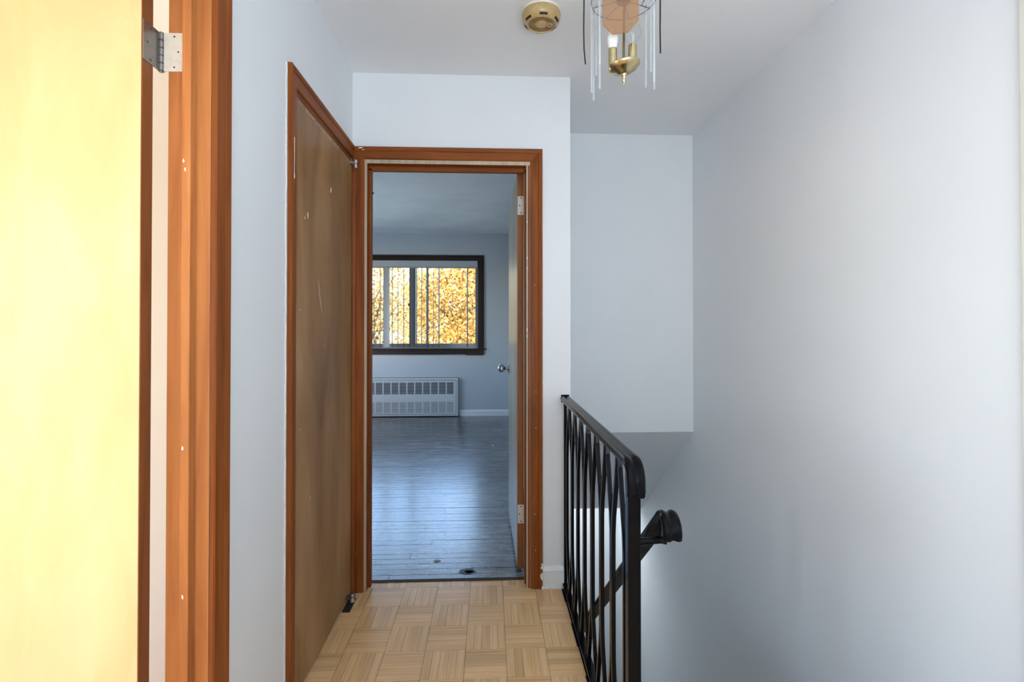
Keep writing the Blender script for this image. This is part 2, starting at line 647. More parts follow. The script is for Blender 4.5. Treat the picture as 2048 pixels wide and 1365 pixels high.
# side room (left of the hall) and closet
m = MB().box(-4.2, -0.735, 1.56, 1.64, 0, ROOF)
struct('wall_side_room_far', m, 'side_room_paint', 'cream white wall seen in the gap beside the open birch door', 'wall')
m = MB().box(-4.3, -4.2, -2.2, -1.8, 0, ROOF)
m.box(-4.3, -4.2, 1.35, 1.64, 0, ROOF)
m.box(-4.3, -4.2, -1.8, 1.35, 0, 0.75)  # wide unseen opening, added to light the side room and door gap
m.box(-4.3, -4.2, -1.8, 1.35, 2.15, ROOF)
struct('wall_side_room_left', m, 'side_room_paint', 'cream white outer wall of the side room', 'wall')
m = MB()
m.box(-3.35, -1.55, -2.2, -2.1, 0, ROOF)
m.box(-4.2, -4.05, -2.2, -2.1, 0, ROOF)
m.box(-4.05, -3.35, -2.2, -2.1, 0, 0.8)  # second unseen opening, added to let sky light reach the stairwell wall
m.box(-4.05, -3.35, -2.2, -2.1, 2.15, ROOF)
m.box(-0.95, -0.735, -2.2, -2.1, 0, ROOF)
m.box(-1.55, -0.95, -2.2, -2.1, 0, 0.85)
m.box(-1.55, -0.95, -2.2, -2.1, 2.05, ROOF)
m.box(-0.83, -0.735, -2.1, -1.8, 0, ROOF)
struct('wall_side_room_near', m, 'side_room_paint', 'cream white window wall of the side room', 'wall')
m = MB().box(-4.2, -0.735, -2.2, 1.64, 2.45, ROOF)
struct('ceiling_side_room', m, 'ceiling_white', 'white ceiling of the side room', 'ceiling')
m = MB().box(-4.2, -0.69, -2.2, 1.64, -0.1, 0.0)
struct('floor_side_room', m, 'parquet_x', 'light wood floor of the side room', 'floor')
m = MB().box(-1.4, -1.32, 1.64, 2.35, 0, ROOF)
struct('wall_closet', m, 'wall_white', 'white closet back wall behind the closet door', 'wall')
m = MB().box(-1.32, -0.69, 1.64, 2.35, -0.1, 0)
struct('floor_closet', m, 'parquet_x', 'wood floor inside the closet', 'floor')

# ------------------------------------------------------------------ parquet floor
TX, TY, X0, Y0 = 0.152, 0.156, 0.0605, 2.377
YT = 2.437
floor = MB()
floor.box(-0.69, 0.352, 1.0, YT, -0.2, -0.009)
floor.box(-0.69, XR, -1.8, 1.0, -0.2, -0.009)
floor = struct('floor', floor, 'dark_joint', 'honey-coloured parquet landing floor of small strip squares', 'floor')


def clipbox(mb, x0, x1, y0, y1, z0, z1, lim):
    x0, x1 = max(x0, lim[0]), min(x1, lim[1])
    y0, y1 = max(y0, lim[2]), min(y1, lim[3])
    if x1 - x0 > 0.003 and y1 - y0 > 0.003:
        mb.box(x0, x1, y0, y1, z0, z1)
        return True
    return False


rnd = random.Random(3)
for j in range(-1, 28):
    for i in range(-6, 9):
        bx0, bx1 = X0 + i * TX, X0 + (i + 1) * TX
        by1 = Y0 - j * TY
        by0 = by1 - TY
        lim = [-0.645, 0.337, -1.7, YT]
        if by1 <= 0.98:
            lim[1] = XR
        if by1 > YE:
            lim[0], lim[1] = (-0.57, 0.17) if by0 >= YE - 0.03 else (-0.645, 0.337)
        if min(bx1, lim[1]) - max(bx0, lim[0]) < 0.004 or min(by1, lim[3]) - max(by0, lim[2]) < 0.004:
            continue
        along_y = (i + j) % 2 != 0
        mt = 'parquet_y' if along_y else 'parquet_x'
        seen = by0 > 1.25
        blk = MB()
        clipbox(blk, bx0 + 0.0006, bx1 - 0.0006, by0 + 0.0006, by1 - 0.0006, -0.009, -0.004, lim)
        if not blk.v:
            continue
        strips = []
        for k in range(5):
            s = MB()
            h = rnd.uniform(-0.0004, 0.0004)
            g = 0.00045
            if along_y:
                w = TX / 5
                ok = clipbox(s, bx0 + k * w + g, bx0 + (k + 1) * w - g, by0 + 0.0008, by1 - 0.0008, -0.004, h, lim)
            else:
                w = TY / 5
                ok = clipbox(s, bx0 + 0.0008, bx1 - 0.0008, by0 + k * w + g, by0 + (k + 1) * w - g, -0.004, h, lim)
            if ok:
                strips.append(s)
        cx, cy = (bx0 + bx1) / 2, (by0 + by1) / 2
        if seen:
            b = blk.build('parquet_block', 'dark_joint', floor, origin=(cx, cy, 0))
            for s in strips:
                s.build('parquet_strip', mt, b, origin=(cx, cy, 0))
        else:
            for s in strips:
                blk.add(s.v, s.f)
            blk.build('parquet_block', mt, floor, origin=(cx, cy, 0))
# edging strip of the landing beneath the railing
MB().box(0.3375, 0.368, 1.0, 2.348, -0.03, 0.003).build('nosing', 'black_iron', floor)

# ------------------------------------------------------------------ bedroom plank floor
bf = MB().box(-3.1, 0.26, YT, YB, -0.2, -0.014)
bf = struct('floor_bedroom', bf, 'dark_joint', 'worn dark grey painted plank floor of the bedroom', 'floor')
y = YT + 0.004
rowi = 0
PW = 0.0572
while y < YB - 0.01:
    y1 = min(y + PW, YB)
    cuts = [-3.1]
    x = -3.1 + rnd.uniform(0.7, 1.7)
    while x < 0.2:
        cuts.append(x)
        x += rnd.uniform(1.2, 2.1)
    cuts.append(0.26)
    if cuts[-1] - cuts[-2] < 0.2:
        cuts.pop(-2)
    for a, b in zip(cuts, cuts[1:]):
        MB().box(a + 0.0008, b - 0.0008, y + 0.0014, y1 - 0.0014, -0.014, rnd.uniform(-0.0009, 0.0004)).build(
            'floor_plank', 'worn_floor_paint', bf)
    y = y1
    rowi += 1
MB().box(-0.57, 0.17, YT - 0.012, YT + 0.012, -0.02, 0.0025).build('threshold_strip', 'dark_joint', bf)

# ------------------------------------------------------------------ casings
CAS = [(0, 0), (0, 0.009), (0.003, 0.0125), (0.034, 0.0150), (0.0365, 0.0125), (0.039, 0.0150), (0.048, 0.0185), (0.0535, 0.0190), (0.056, 0.0165), (0.056, 0)]


def wavy_line(p0, p1, n, outdir, w0, w1, up, rg):
    """ragged strip of paint along p0-p1, growing in outdir"""
    p0, p1, outdir = Vector(p0), Vector(p1), Vector(outdir)
    a = [p0.lerp(p1, k / n) for k in range(n + 1)]
    b = [p + outdir * rg.uniform(w0, w1) for p in a]
    mb = MB()
    th = Vector(up)
    for k in range(n):
        q = [a[k], a[k + 1], b[k + 1], b[k]]
        mb.add(q + [v + th for v in q], [(0, 1, 2, 3), (7, 6, 5, 4), (0, 4, 5, 1), (1, 5, 6, 2), (2, 6, 7, 3), (3, 7, 4, 0)])
    return mb


def chip(parent, c, n, u, su, sv, rg, mat='filler_white'):
    """small irregular fleck lying on a surface with normal n"""
    n, u = Vector(n), Vector(u)
    v = n.cross(u)
    pts = []
    for k in range(7):
        a = 2 * math.pi * k / 7
        r = rg.uniform(0.6, 1.1)
        pts.append(Vector(c) + u * (math.cos(a) * su * r) + v * (math.sin(a) * sv * r) - n * 0.0003)
    return MB().slab(pts, n, 0.0008).build('paint_chip', mat, parent)


rg = random.Random(11)
# -- side-room doorway (foreground left)
t1 = empty('trim_1', (XL, YJ, 0), 'stained wood casing and jamb of the side room doorway', 'door frame', None, 'structure')
MB().molding((XL, YJ + 0.001, 0), (0, 0, 1), (0, 1, 0), (1, 0, 0), 2.034, CAS, 0, 1).build('side_casing', 'stained_wood_z', t1)
MB().molding((XL, 0.396, 0), (0, 0, 1), (0, -1, 0), (1, 0, 0), 2.034, CAS, 0, 1).build('side_casing', 'stained_wood_z', t1)
MB().molding((XL, 0.396, 2.034), (0, 1, 0), (0, 0, 1), (1, 0, 0), YJ + 0.001 - 0.396, CAS, -1, 1).build('head_casing', 'stained_wood_y', t1)
MB().box(-0.735, XL, YJ - 0.001, YJ + 0.018, 0, 2.03).build('jamb', 'jamb_wood', t1, bevel=0.0012)
MB().box(-0.735, XL, 0.382, 0.401, 0, 2.03).build('jamb', 'jamb_wood', t1)
MB().box(-0.735, XL, 0.40, YJ, 2.012, 2.031).build('head_jamb', 'stained_wood_y', t1)
MB().box(-0.692, -0.672, YJ - 0.023, YJ - 0.001, 0, 2.012).build('stop', 'jamb_wood', t1, bevel=0.0015)
MB().box(-0.692, -0.672, 0.401, 0.420, 0, 2.012).build('stop', 'jamb_wood', t1)
wavy_line((XL + 0.0005, 1.2325, 0.1), (XL + 0.0005, 1.2325, 2.03), 60, (0, 1, 0), 0.001, 0.005, (0.003, 0, 0), rg).build('paint_edge', 'filler_edge', t1)
for zz, yy in ((1.575, 0), (1.595, 0.004), (0.95, 0.003), (0.62, 0.001)):
    chip(t1, (-0.683 - yy, YJ - 0.0231, zz), (0, -1, 0), (0, 0, 1), 0.006, 0.0022, rg)

# -- end wall doorway (bedroom)
t2 = empty('trim_2', (-0.2, YE, 0), 'reddish stained wood casing around the bedroom doorway', 'door frame', None, 'structure')
jx0, jx1, jh = -0.570, 0.170, 1.985
ci0, ci1, ch = -0.583, 0.190, 2.004
MB().molding((ci0, YE, 0), (0, 0, 1), (-1, 0, 0), (0, -1, 0), ch, CAS, 0, 1).build('side_casing', 'stained_wood_z', t2)
MB().molding((ci1, YE, 0), (0, 0, 1), (1, 0, 0), (0, -1, 0), ch, CAS, 0, 1).build('side_casing', 'stained_wood_z', t2)
MB().molding((ci0, YE, ch), (1, 0, 0), (0, 0, 1), (0, -1, 0), ci1 - ci0, CAS, -1, 1).build('head_casing', 'stained_wood_x', t2)
MB().box(jx0 - 0.018, jx0, YE - 0.003, 2.452, 0, jh).build('jamb', 'stained_wood_z', t2)
MB().box(jx1, jx1 + 0.018, YE - 0.003, 2.452, 0, jh).build('jamb', 'stained_wood_z', t2)
MB().box(jx0 - 0.018, jx1 + 0.018, YE - 0.003, 2.452, jh, jh + 0.018).build('head_jamb', 'stained_wood_x', t2)
# bare reveal edges where the old finish stops
MB().box(ci0 + 0.0005, jx0 - 0.001, YE - 0.0045, YE - 0.003, 0, jh + 0.001).build('reveal_edge', 'bare_wood', t2)
MB().box(jx1 + 0.001, jx1 + 0.008, YE - 0.0045, YE - 0.003, 0, jh + 0.001).build('reveal_edge', 'bare_wood', t2)
MB().box(ci0 + 0.0005, ci1 - 0.0005, YE - 0.0045, YE - 0.003, jh + 0.001, ch - 0.0005).build('reveal_edge', 'bare_wood', t2)
MB().box(jx0, jx0 + 0.010, 2.385, 2.412, 0, jh - 0.012).build('stop', 'stained_wood_z', t2)
MB().box(jx1 - 0.006, jx1, 2.385, 2.405, 0, jh - 0.012).build('stop', 'stained_wood_z', t2)
MB().box(jx0, jx1, 2.385, 2.412, jh - 0.020, jh).build('head_stop', 'stained_wood_x', t2)
wavy_line((-0.60, YE - 0.0185, 2.060), (0.246, YE - 0.0185, 2.060), 40, (0, 0, 1), 0.000, 0.004, (0, -0.001, 0), rg).build('paint_edge', 'filler_edge', t2)
wavy_line((0.2462, YE - 0.001, 0.01), (0.2462, YE - 0.001, 1.7), 50, (1, 0, 0), 0.0005, 0.005, (0, -0.006, 0), rg).build('paint_edge', 'filler_edge', t2)
chip(t2, (-0.598, YE - 0.0192, 2.0525), (0, -1, 0), (1, 0, 0), 0.014, 0.003, rg)
chip(t2, (-0.586, YE - 0.0155, 2.045), (0, -1, 0), (1, 0, 0), 0.006, 0.003, rg)
for zz in (0.35, 0.92, 1.42, 0.75, 0.18):
    chip(t2, (0.196 + rg.uniform(0, 0.02), YE - 0.0148, zz), (0, -1, 0), (0, 0, 1), 0.004, 0.0015, rg)
for zz in (1.55, 1.50, 1.18, 1.21, 1.72):
    chip(t2, (0.1745, YE - 0.0045, zz), (0, -1, 0), (0, 0, 1), rg.uniform(0.006, 0.014), 0.0025, rg)

# -- closet casing
t3 = empty('trim_3', (XL, 1.655, 0), 'stained wood casing framing the closet door', 'door frame', None, 'structure')
cz = 2.002
MB().molding((XL, 1.652, 0), (0, 0, 1), (0, -1, 0), (1, 0, 0), cz, CAS, 0, 1).build('side_casing', 'stained_wood_z', t3)
MB().molding((XL, 1.652, cz), (0, 1, 0), (0, 0, 1), (1, 0, 0), 2.330 - 1.652, CAS, -1, 0).build('head_casing', 'stained_wood_y', t3)
MB().box(-0.735, XL + 0.001, 1.640, 1.6565, 0, 1.996).build('jamb', 'stained_wood_z', t3)
MB().box(-0.735, XL + 0.001, 1.6565, 2.325, 1.984, 2.000).build('head_jamb', 'stained_wood_y', t3)
MB().box(-0.735, XL + 0.001, 2.3205, 2.330, 0, 1.984).build('jamb', 'stained_wood_z', t3)
wavy_line((XL + 0.0005, 1.5965, 0.1), (XL + 0.0005, 1.5965, 2.055), 70, (0, -1, 0), 0.003, 0.010, (0.0035, 0, 0), rg).build('paint_edge', 'filler_edge', t3)
wavy_line((XL + 0.0155, 1.622, 1.70), (XL + 0.0155, 1.622, 1.83), 12, (0, -1, 0), 0.001, 0.003, (0.001, 0, 0), rg).build('paint_chip', 'filler_white', t3)
chip(t3, (XL + 0.0155, 1.622, 1.705), (1, 0, 0), (0, 0, 1), 0.011, 0.004, rg)

MB().lathe((jx0 + 0.0098, 2.405, 1.862), [(0, 0), (0.003, 0), (0.0042, 0.005), (0.0042, 0.0065), (0, 0.007)], 10, (1, 0, 0)).build('nail', 'slot_black', t2)
# stains and plaster drops on the bedroom boards
for (fx, fy_, su, sv, mt) in ((-0.112, 2.527, 0.048, 0.034, 'floor_stain'), (-0.095, 2.512, 0.040, 0.020, 'floor_stain'), (-0.275, 2.637, 0.026, 0.018, 'floor_patch'), (-0.66, 2.50, 0.05, 0.025, 'floor_patch'),
                              (0.02, 4.16, 0.035, 0.02, 'floor_patch'), (-0.99, 5.7, 0.06, 0.04, 'floor_patch'), (0.06, 2.78, 0.006, 0.005, 'filler_white'), (0.03, 5.2, 0.02, 0.012, 'filler_white')):
    chip(bf, (fx, fy_, 0.0006), (0, 0, 1), (1, 0, 0), su, sv, rg, mt).name = 'floor_mark'
# cream painted casing at the head of the stairs
t4 = MB().box(1.237, XR, 0.95, 1.112, 0, 2.12)
tag(t4.build('trim_4', 'cream_trim', bevel=0.002), 'cream painted casing edge on the tall stairwell wall', 'trim', None, 'structure')

# ------------------------------------------------------------------ baseboards
m = MB().molding((0.2465, YE, 0), (1, 0, 0), (0, 0, 1), (0, -1, 0), XE - 0.2465, [(0, 0), (0, 0.012), (0.082, 0.012), (0.098, 0.004), (0.1, 0)])
be = tag(m.build('baseboard_end', 'trim_white'), 'short white baseboard between bedroom casing and iron railing', 'baseboard', None, 'structure')
wavy_line((0.2465, YE - 0.0122, 0.0), (XE - 0.004, YE - 0.0122, 0.0), 18, (0, -1, 0), 0.001, 0.010, (0, 0, 0.004), rg).build('caulk', 'filler_white', be)
wavy_line((0.2465, YE - 0.0175, 0.0), (0.2465, YE - 0.0175, 0.12), 12, (-1, 0, 0), -0.002, 0.012, (0, -0.0022, 0), rg).build('caulk', 'filler_white', be)
m = MB().molding((XL, 1.2345, 0), (0, 1, 0), (0, 0, 1), (1, 0, 0), 1.594 - 1.2345, [(0, 0), (0, 0.012), (0.082, 0.012), (0.098, 0.004), (0.1, 0)])
tag(m.build('baseboard_left', 'trim_white'), 'white baseboard between the side room and closet doors', 'baseboard', None, 'structure')
m = MB().molding((-0.415, YB, 0), (1, 0, 0), (0, 0, 1), (0, -1, 0), 0.672, [(0, 0), (0, 0.014), (0.066, 0.014), (0.082, 0.004), (0.084, 0)])
tag(m.build('baseboard_bedroom', 'trim_white'), 'pale baseboard along the bedroom window wall', 'baseboard', None, 'structure')


# ------------------------------------------------------------------ doors
def butt_hinge(parent, z0, z1, pin, leafA, leafB, matA, matB, rk):
    """leafA/leafB: (p0, p1, normal) in plan; pin: (x, y)"""
    h = bpy.data.objects.new('hinge', None)
    COL.objects.link(h)
    h.parent = parent
    h.location = Vector((pin[0], pin[1], z0)) - parent_world(parent)
    h.empty_display_size = 0.02
    for (p0, p1, n), mt in ((leafA, matA), (leafB, matB)):
        p0, p1, n = Vector((*p0, 0)), Vector((*p1, 0)), Vector((*n, 0))
        zz = [(p0.x, p0.y, z0), (p1.x, p1.y, z0), (p1.x, p1.y, z1), (p0.x, p0.y, z1)]
        MB().slab(zz, n, 0.0022).build('leaf', mt, h)
        for fr, fz in ((0.5, 0.1), (0.74, 0.5), (0.5, 0.9)):
            c = p0.lerp(p1, 0.12 + fr * 0.85)
            c = Vector((c.x, c.y, z0 + (z1 - z0) * fz)) + n * 0.0022
            MB().lathe(c, [(0, 0), (0.0042, 0), (0.0042, 0.0006), (0.0022, 0.0009), (0.0018, 0.0002), (0, 0.0002)], 10, n).build('screw', mt, h)
            MB().lathe(c + n * 0.0007, [(0, 0), (0.0021, 0), (0.0021, 0.0004), (0, 0.0004)], 8, n).build('screw_slot', 'screw_dark', h)
    L = (z1 - z0) / 5
    for k in range(5):
        MB().lathe((pin[0], pin[1], z0 + k * L + 0.0008), [(0, 0), (rk * 0.85, 0), (rk, 0.001), (rk, L - 0.0026), (rk * 0.85, L - 0.0016), (0, L - 0.0016)], 14).build('knuckle', matA, h, smooth=True)
    MB().lathe((pin[0], pin[1], z0 - 0.002), [(0, 0), (rk * 0.6, 0.0005), (rk * 0.6, z1 - z0 + 0.004), (0, z1 - z0 + 0.005)], 12).build('pin', matA, h, smooth=True)
    return h


# foreground door, open into the side room
d1 = empty('door_1', (-0.755, 1.13, 0.012), 'pale birch flush door standing open into the sunny side room', 'door', None, 'structure')
MB().box(-1.505, -0.757, 1.115, 1.150, 0.012, 2.006).build('slab', 'lit_birch', d1, bevel=0.001)
MB().box(-0.757, -0.755, 1.1152, 1.1498, 0.0125, 2.0055).build('edge_band', 'door_edge_wood', d1)
for z0 in (1.806, 0.22):
    butt_hinge(d1, z0, z0 + 0.088, (-0.7515, 1.1725), ((-0.755, 1.166), (-0.755, 1.116), (1, 0)), ((-0.744, YJ - 0.001), (-0.7005, YJ - 0.001), (0, -1)), 'dark_nickel', 'painted_hinge', 0.0078)
k1 = bpy.data.objects.new('door_handle', None)
COL.objects.link(k1)
k1.parent = d1
k1.location = (-0.68, -0.015, 0.95)
KN = [(0, 0), (0.031, 0), (0.031, 0.004), (0.024, 0.009), (0.011, 0.012), (0.010, 0.026), (0.014, 0.030), (0.024, 0.036), (0.027, 0.047), (0.024, 0.058), (0.013, 0.064), (0, 0.065)]
MB().lathe((-1.435, 1.115, 0.962), KN, 20, (0, -1, 0)).build('knob', 'chrome', k1, smooth=True)

# closet door, shut
d2 = empty('door_2', (-0.65, 1.99, 0.012), 'brown flush closet door with chipped finish, shut', 'door', None, 'structure')
MB().box(-0.668, -0.634, 1.6595, 2.3175, 0.012, 1.981).build('slab', 'shaded_birch', d2, bevel=0.0015)
for (yy, zz, su, sv) in ((1.768, 1.612, 0.014, 0.006), (1.740, 1.597, 0.005, 0.003), (2.020, 1.771, 0.013, 0.007), (1.70, 1.28, 0.003, 0.002), (1.95, 1.15, 0.003, 0.002), (1.80, 0.62, 0.004, 0.002), (1.70, 0.88, 0.003, 0.002)):
    chip(d2, (-0.634, yy, zz), (1, 0, 0), (0, 0, 1), su, sv, rg)
MB().slab([(-0.6343, 1.872, 1.40), (-0.6343, 1.878, 1.40), (-0.6343, 1.922, 1.275), (-0.6343, 1.914, 1.278), (-0.6343, 1.885, 1.34)], (1, 0, 0), 0.0007).build('scratch', 'bare_wood', d2)
wavy_line((-0.6343, 1.67, 1.968), (-0.6343, 2.12, 1.968), 26, (0, 0, 1), -0.006, 0.008, (0.0007, 0, 0), rg).build('worn_edge', 'bare_wood', d2)
# pivot hinges of the closet door
hp = bpy.data.objects.new('top_pivot', None)
COL.objects.link(hp)
hp.parent = d2
hp.location = Vector((-0.622, 2.300, 1.960)) - parent_world(d2)
px, py = -0.613, 2.306
MB().lathe((px, py, 1.949), [(0, 0), (0.0085, 0.0), (0.0085, 0.017), (0, 0.017)], 16).build('knuckle', 'nickel', hp, smooth=True)
MB().lathe((px, py, 1.969), [(0, 0), (0.0085, 0), (0.0085, 0.017), (0, 0.017)], 16).build('knuckle', 'nickel', hp, smooth=True)
MB().box(-0.634, px, py - 0.030, py + 0.003, 1.962, 1.966).build('arm', 'nickel', hp)
MB().box(-0.634, px, py - 0.022, py + 0.003, 1.969, 1.973).build('arm', 'nickel', hp)
bp_ = bpy.data.objects.new('bottom_pivot', None)
COL.objects.link(bp_)
bp_.parent = d2
bp_.location = Vector((-0.615, 2.25, 0.0)) - parent_world(d2)
MB().box(-0.633, -0.600, 2.180, 2.290, 0.0, 0.0030).build('floor_plate', 'screw_dark', bp_)
MB().lathe((-0.612, 2.263, 0.003), [(0, 0), (0.012, 0), (0.010, 0.010), (0.008, 0.017), (0, 0.017)], 18).build('socket', 'nickel', bp_, smooth=True)
MB().lathe((-0.612, 2.263, 0.021), [(0, 0), (0.0135, 0), (0.0135, 0.013), (0.011, 0.017), (0.004, 0.018), (0, 0.018)], 18).build('cap', 'dark_nickel', bp_, smooth=True)
MB().box(-0.634, -0.612, 2.235, 2.270, 0.024, 0.028).build('arm', 'dark_nickel', bp_)

# bedroom door, open 91 degrees into the bedroom
d3 = empty('door_3', (0.15, 2.47, 0.03), 'flush bedroom door swung open, orange-brown edge towards the hall', 'door', None, 'structure')
rot = Matrix.Rotation(R(1.1), 4, 'Z')
PV = Vector((0.150, 2.47, 0))


def rt(p):
    return PV + rot @ (Vector(p) - PV)


def rbox(x0, x1, y0, y1, z0, z1):
    b = MB().box(x0, x1, y0, y1, z0, z1)
    b.v = [tuple(rt(p)) for p in b.v]
    return b


rbox(0.135, 0.166, 2.472, 3.205, 0.035, 1.992).build('slab', 'grey_painted_wood', d3)
rbox(0.1345, 0.1665, 2.470, 2.472, 0.035, 1.992).build('edge_band', 'bedroom_door_edge', d3)
for z0, z1 in ((1.780, 1.872), (0.256, 0.347)):
    h = bpy.data.objects.new('hinge', None)
    COL.objects.link(h)
    h.parent = d3
    h.location = Vector((0.168, 2.462, z0)) - parent_world(d3)
    MB().box(0.1365, 0.167, 2.4680, 2.4700, z0, z1).build('leaf', 'painted_hinge', h)
    MB().lathe((0.1695, 2.4625, z0), [(0, 0), (0.004, 0), (0.004, z1 - z0), (0, z1 - z0)], 12).build('knuckle', 'painted_hinge', h, smooth=True)
    for fx, fz in ((0.153, 0.1), (0.146, 0.5), (0.153, 0.9)):
        MB().lathe((fx, 2.468, z0 + fz * (z1 - z0)), [(0, 0), (0.0032, 0), (0.0032, 0.0006), (0, 0.0006)], 10, (0, -1, 0)).build('screw', 'screw_dark', h)
k3 = bpy.data.objects.new('door_handle', None)
COL.objects.link(k3)
k3.parent = d3
kp = rt((0.135, 3.135, 0.966))
k3.location = kp - parent_world(d3)
MB().lathe(kp, [(0, 0), (0.033, 0), (0.033, 0.003), (0.027, 0.008)], 24, (-1, 0, 0)).build('rose', 'chrome', k3, smooth=True)
MB().lathe(kp, [(0.014, 0.006), (0.010, 0.014), (0.010, 0.026), (0.013, 0.030)], 20, (-1, 0, 0)).build('shank', 'chrome', k3, smooth=True)
MB().lathe(kp, [(0.010, 0.028), (0.019, 0.032), (0.0255, 0.041), (0.0265, 0.051), (0.0235, 0.061), (0.015, 0.069), (0.006, 0.072), (0, 0.0725)], 24, (-1, 0, 0)).build('knob', 'chrome', k3, smooth=True)

# ------------------------------------------------------------------ iron railing
rl = empty('stair_railing', (0.354, 1.75, 0), 'black wrought iron railing with bent balusters and a descending stair handrail', 'railing')
RX = 0.354
RAILP = [(-0.021, -0.010), (0.021, -0.010), (0.0225, -0.004), (0.0225, 0.003), (0.019, 0.009), (0.012, 0.0115), (0.006, 0.009), (0.0025, 0.0065), (0, 0.006), (-0.0025, 0.0065), (-0.006, 0.009), (-0.012, 0.0115), (-0.019, 0.009), (-0.0225, 0.003), (-0.0225, -0.004)]
RZ = 0.888
path = [(RX, YE, RZ), (RX, 1.9, RZ), (RX, 1.4, RZ), (RX, 1.262, RZ)]
yc, rr = 1.245, 0.046
for k in range(1, 9):
    a = R(11.5 * k)
    path.append((RX, yc - rr * math.sin(a), RZ - rr + rr * math.cos(a)))
path.append((RX, yc - rr - 0.001, RZ - rr - 0.018))
path.append((RX, yc - rr + 0.004, RZ - rr - 0.030))
MB().sweep(path[::-1], RAILP, (1, 0, 0)).build('top_rail', 'black_iron', rl, smooth=True)
# two-bar newel post
MB().box(RX - 0.016, RX + 0.016, 1.215, 1.243, -0.02, RZ - 0.008).build('post', 'black_iron', rl, bevel=0.002)
MB().box(RX - 0.007, RX + 0.007, 1.262, 1.274, 0.0, RZ - 0.008).build('end_bar', 'black_iron', rl, bevel=0.001)
MB().box(RX - 0.007, RX + 0.007, 2.334, 2.347, 0.0, RZ - 0.008).build('end_bar', 'black_iron', rl, bevel=0.001)
MB().box(RX - 0.014, RX + 0.014, 1.243, 2.348, 0.010, 0.024).build('bottom_rail', 'black_iron', rl, bevel=0.001)
MB().box(RX - 0.019, RX + 0.019, 2.3475, 2.3498, RZ - 0.020, RZ + 0.016).build('wall_plate', 'black_iron', rl)
# bent balusters: pairs meet at the rails, neighbours meet in the middle
P = 0.1425
BS = [(-0.006, -0.006), (0.006, -0.006), (0.006, 0.006), (-0.006, 0.006)]
apex = [1.3655 + P * k for k in range(7)]
for y0 in apex:
    for s in (-1, 1):
        a, b = y0 + s * 0.0065, y0 + s * (P / 2 - 0.0065)
        if b < 1.285 or b > 2.330:
            continue
        pts = []
        for z, t in ((0.022, 0), (0.06, 0.10), (0.14, 0.48), (0.22, 0.86), (0.27, 0.98), (0.33, 1), (0.57, 1), (0.63, 0.98), (0.68, 0.86), (0.76, 0.48), (0.84, 0.10), (RZ - 0.008, 0)):
            pts.append((RX, a + (b - a) * t, z))
        MB().sweep(pts, BS, (1, 0, 0)).build('baluster', 'black_iron', rl)
for y0 in apex:
    MB().box(RX - 0.012, RX + 0.012, y0 - 0.014, y0 + 0.014, 0.003, 0.011).build('foot', 'black_iron', rl, bevel=0.002)

# stair handrail descending beyond the railing
hx = 0.436
sl = 0.845
ang = math.atan(sl)
top = Vector((hx, 1.235, 0.752))
pth = [Vector((hx, 3.4, 0.752 - sl * (3.4 - 1.235))), Vector((hx, 2.3, 0.752 - sl * (2.3 - 1.235))), Vector((hx, 1.5, 0.752 - sl * 0.265)), Vector((hx, 1.27, 0.752 - sl * 0.035))]
# arc centre below the rail, radius r, starting tangent along the rail upwards
r_ = 0.034
nrm = Vector((0, math.sin(ang), math.cos(ang)))
c_ = top - nrm * r_
for k in range(0, 13):
    a = k * R(12.5)
    d = Vector((0, math.sin(ang - a), math.cos(ang - a)))
    pth.append(c_ + d * r_)
hr = MB().sweep(pth, [(-s, q) for s, q in RAILP], (-1, 0, 0)).build('handrail', 'black_iron', rl, smooth=True)
hr['label'] = 'descending handrail with rolled end bracketed to the post'
MB().tube([(RX + 0.0161, 1.229, 0.690), (0.405, 1.229, 0.691), (0.428, 1.230, 0.694)], [0.010, 0.008, 0.010], 10).build('bracket_arm', 'black_iron', hr, smooth=True)
MB().tube([(0.428, 1.230, 0.684), (0.434, 1.236, 0.712), (0.436, 1.245, 0.735)], [0.012, 0.009, 0.012], 10).build('bracket_clip', 'black_iron', hr, smooth=True)

# ------------------------------------------------------------------ stairs
stg = empty('staircase', (0.8, 1.0, 0), 'wooden stair flight going down from the landing', 'stairs', None, 'structure')
run, rise = 0.23, 0.19
for k in range(13):
    yy = 1.0 + k * run
    zz = -(k + 1) * rise
    MB().box(0.383, XR - 0.003, yy - 0.0, yy + run + 0.02, zz - 0.03, zz).build('tread', 'stair_tread', stg)
    MB().box(0.383, XR - 0.003, yy + 0.001, yy + 0.018, zz, zz + rise - 0.031 if k else zz + rise).build('riser', 'trim_white', stg)

# ------------------------------------------------------------------ bedroom window
win = empty('window_1', ((WX0 + WX1) / 2, YB, WZ0), 'wide bedroom window in a dark brown wooden surround', 'window', None, 'structure')
WC = [(0, 0), (0, 0.012), (0.004, 0.016), (0.055, 0.018), (0.062, 0.014), (0.065, 0.020), (0.083, 0.020), (0.085, 0.016), (0.085, 0)]
ox0, ox1, oz0, oz1 = -2.43, -0.167, 0.937, 2.140
MB().molding((ox0, YB, oz1), (1, 0, 0), (0, 0, 1), (0, -1, 0), ox1 - ox0, WC, -1, 1).build('head_casing', 'window_wood_x', win)
MB().molding((ox1, YB, oz0), (0, 0, 1), (1, 0, 0), (0, -1, 0), oz1 - oz0, WC, -0.15, 1).build('side_casing', 'window_wood_z', win)
MB().molding((ox0, YB, oz0), (0, 0, 1), (-1, 0, 0), (0, -1, 0), oz1 - oz0, WC, -0.15, 1).build('side_casing', 'window_wood_z', win)
MB().box(ox0 - 0.10, ox1 + 0.112, YB - 0.045, YB + 0.02, oz0 - 0.022, oz0 - 0.002).build('sill', 'window_wood_x', win, bevel=0.003)
m = MB()
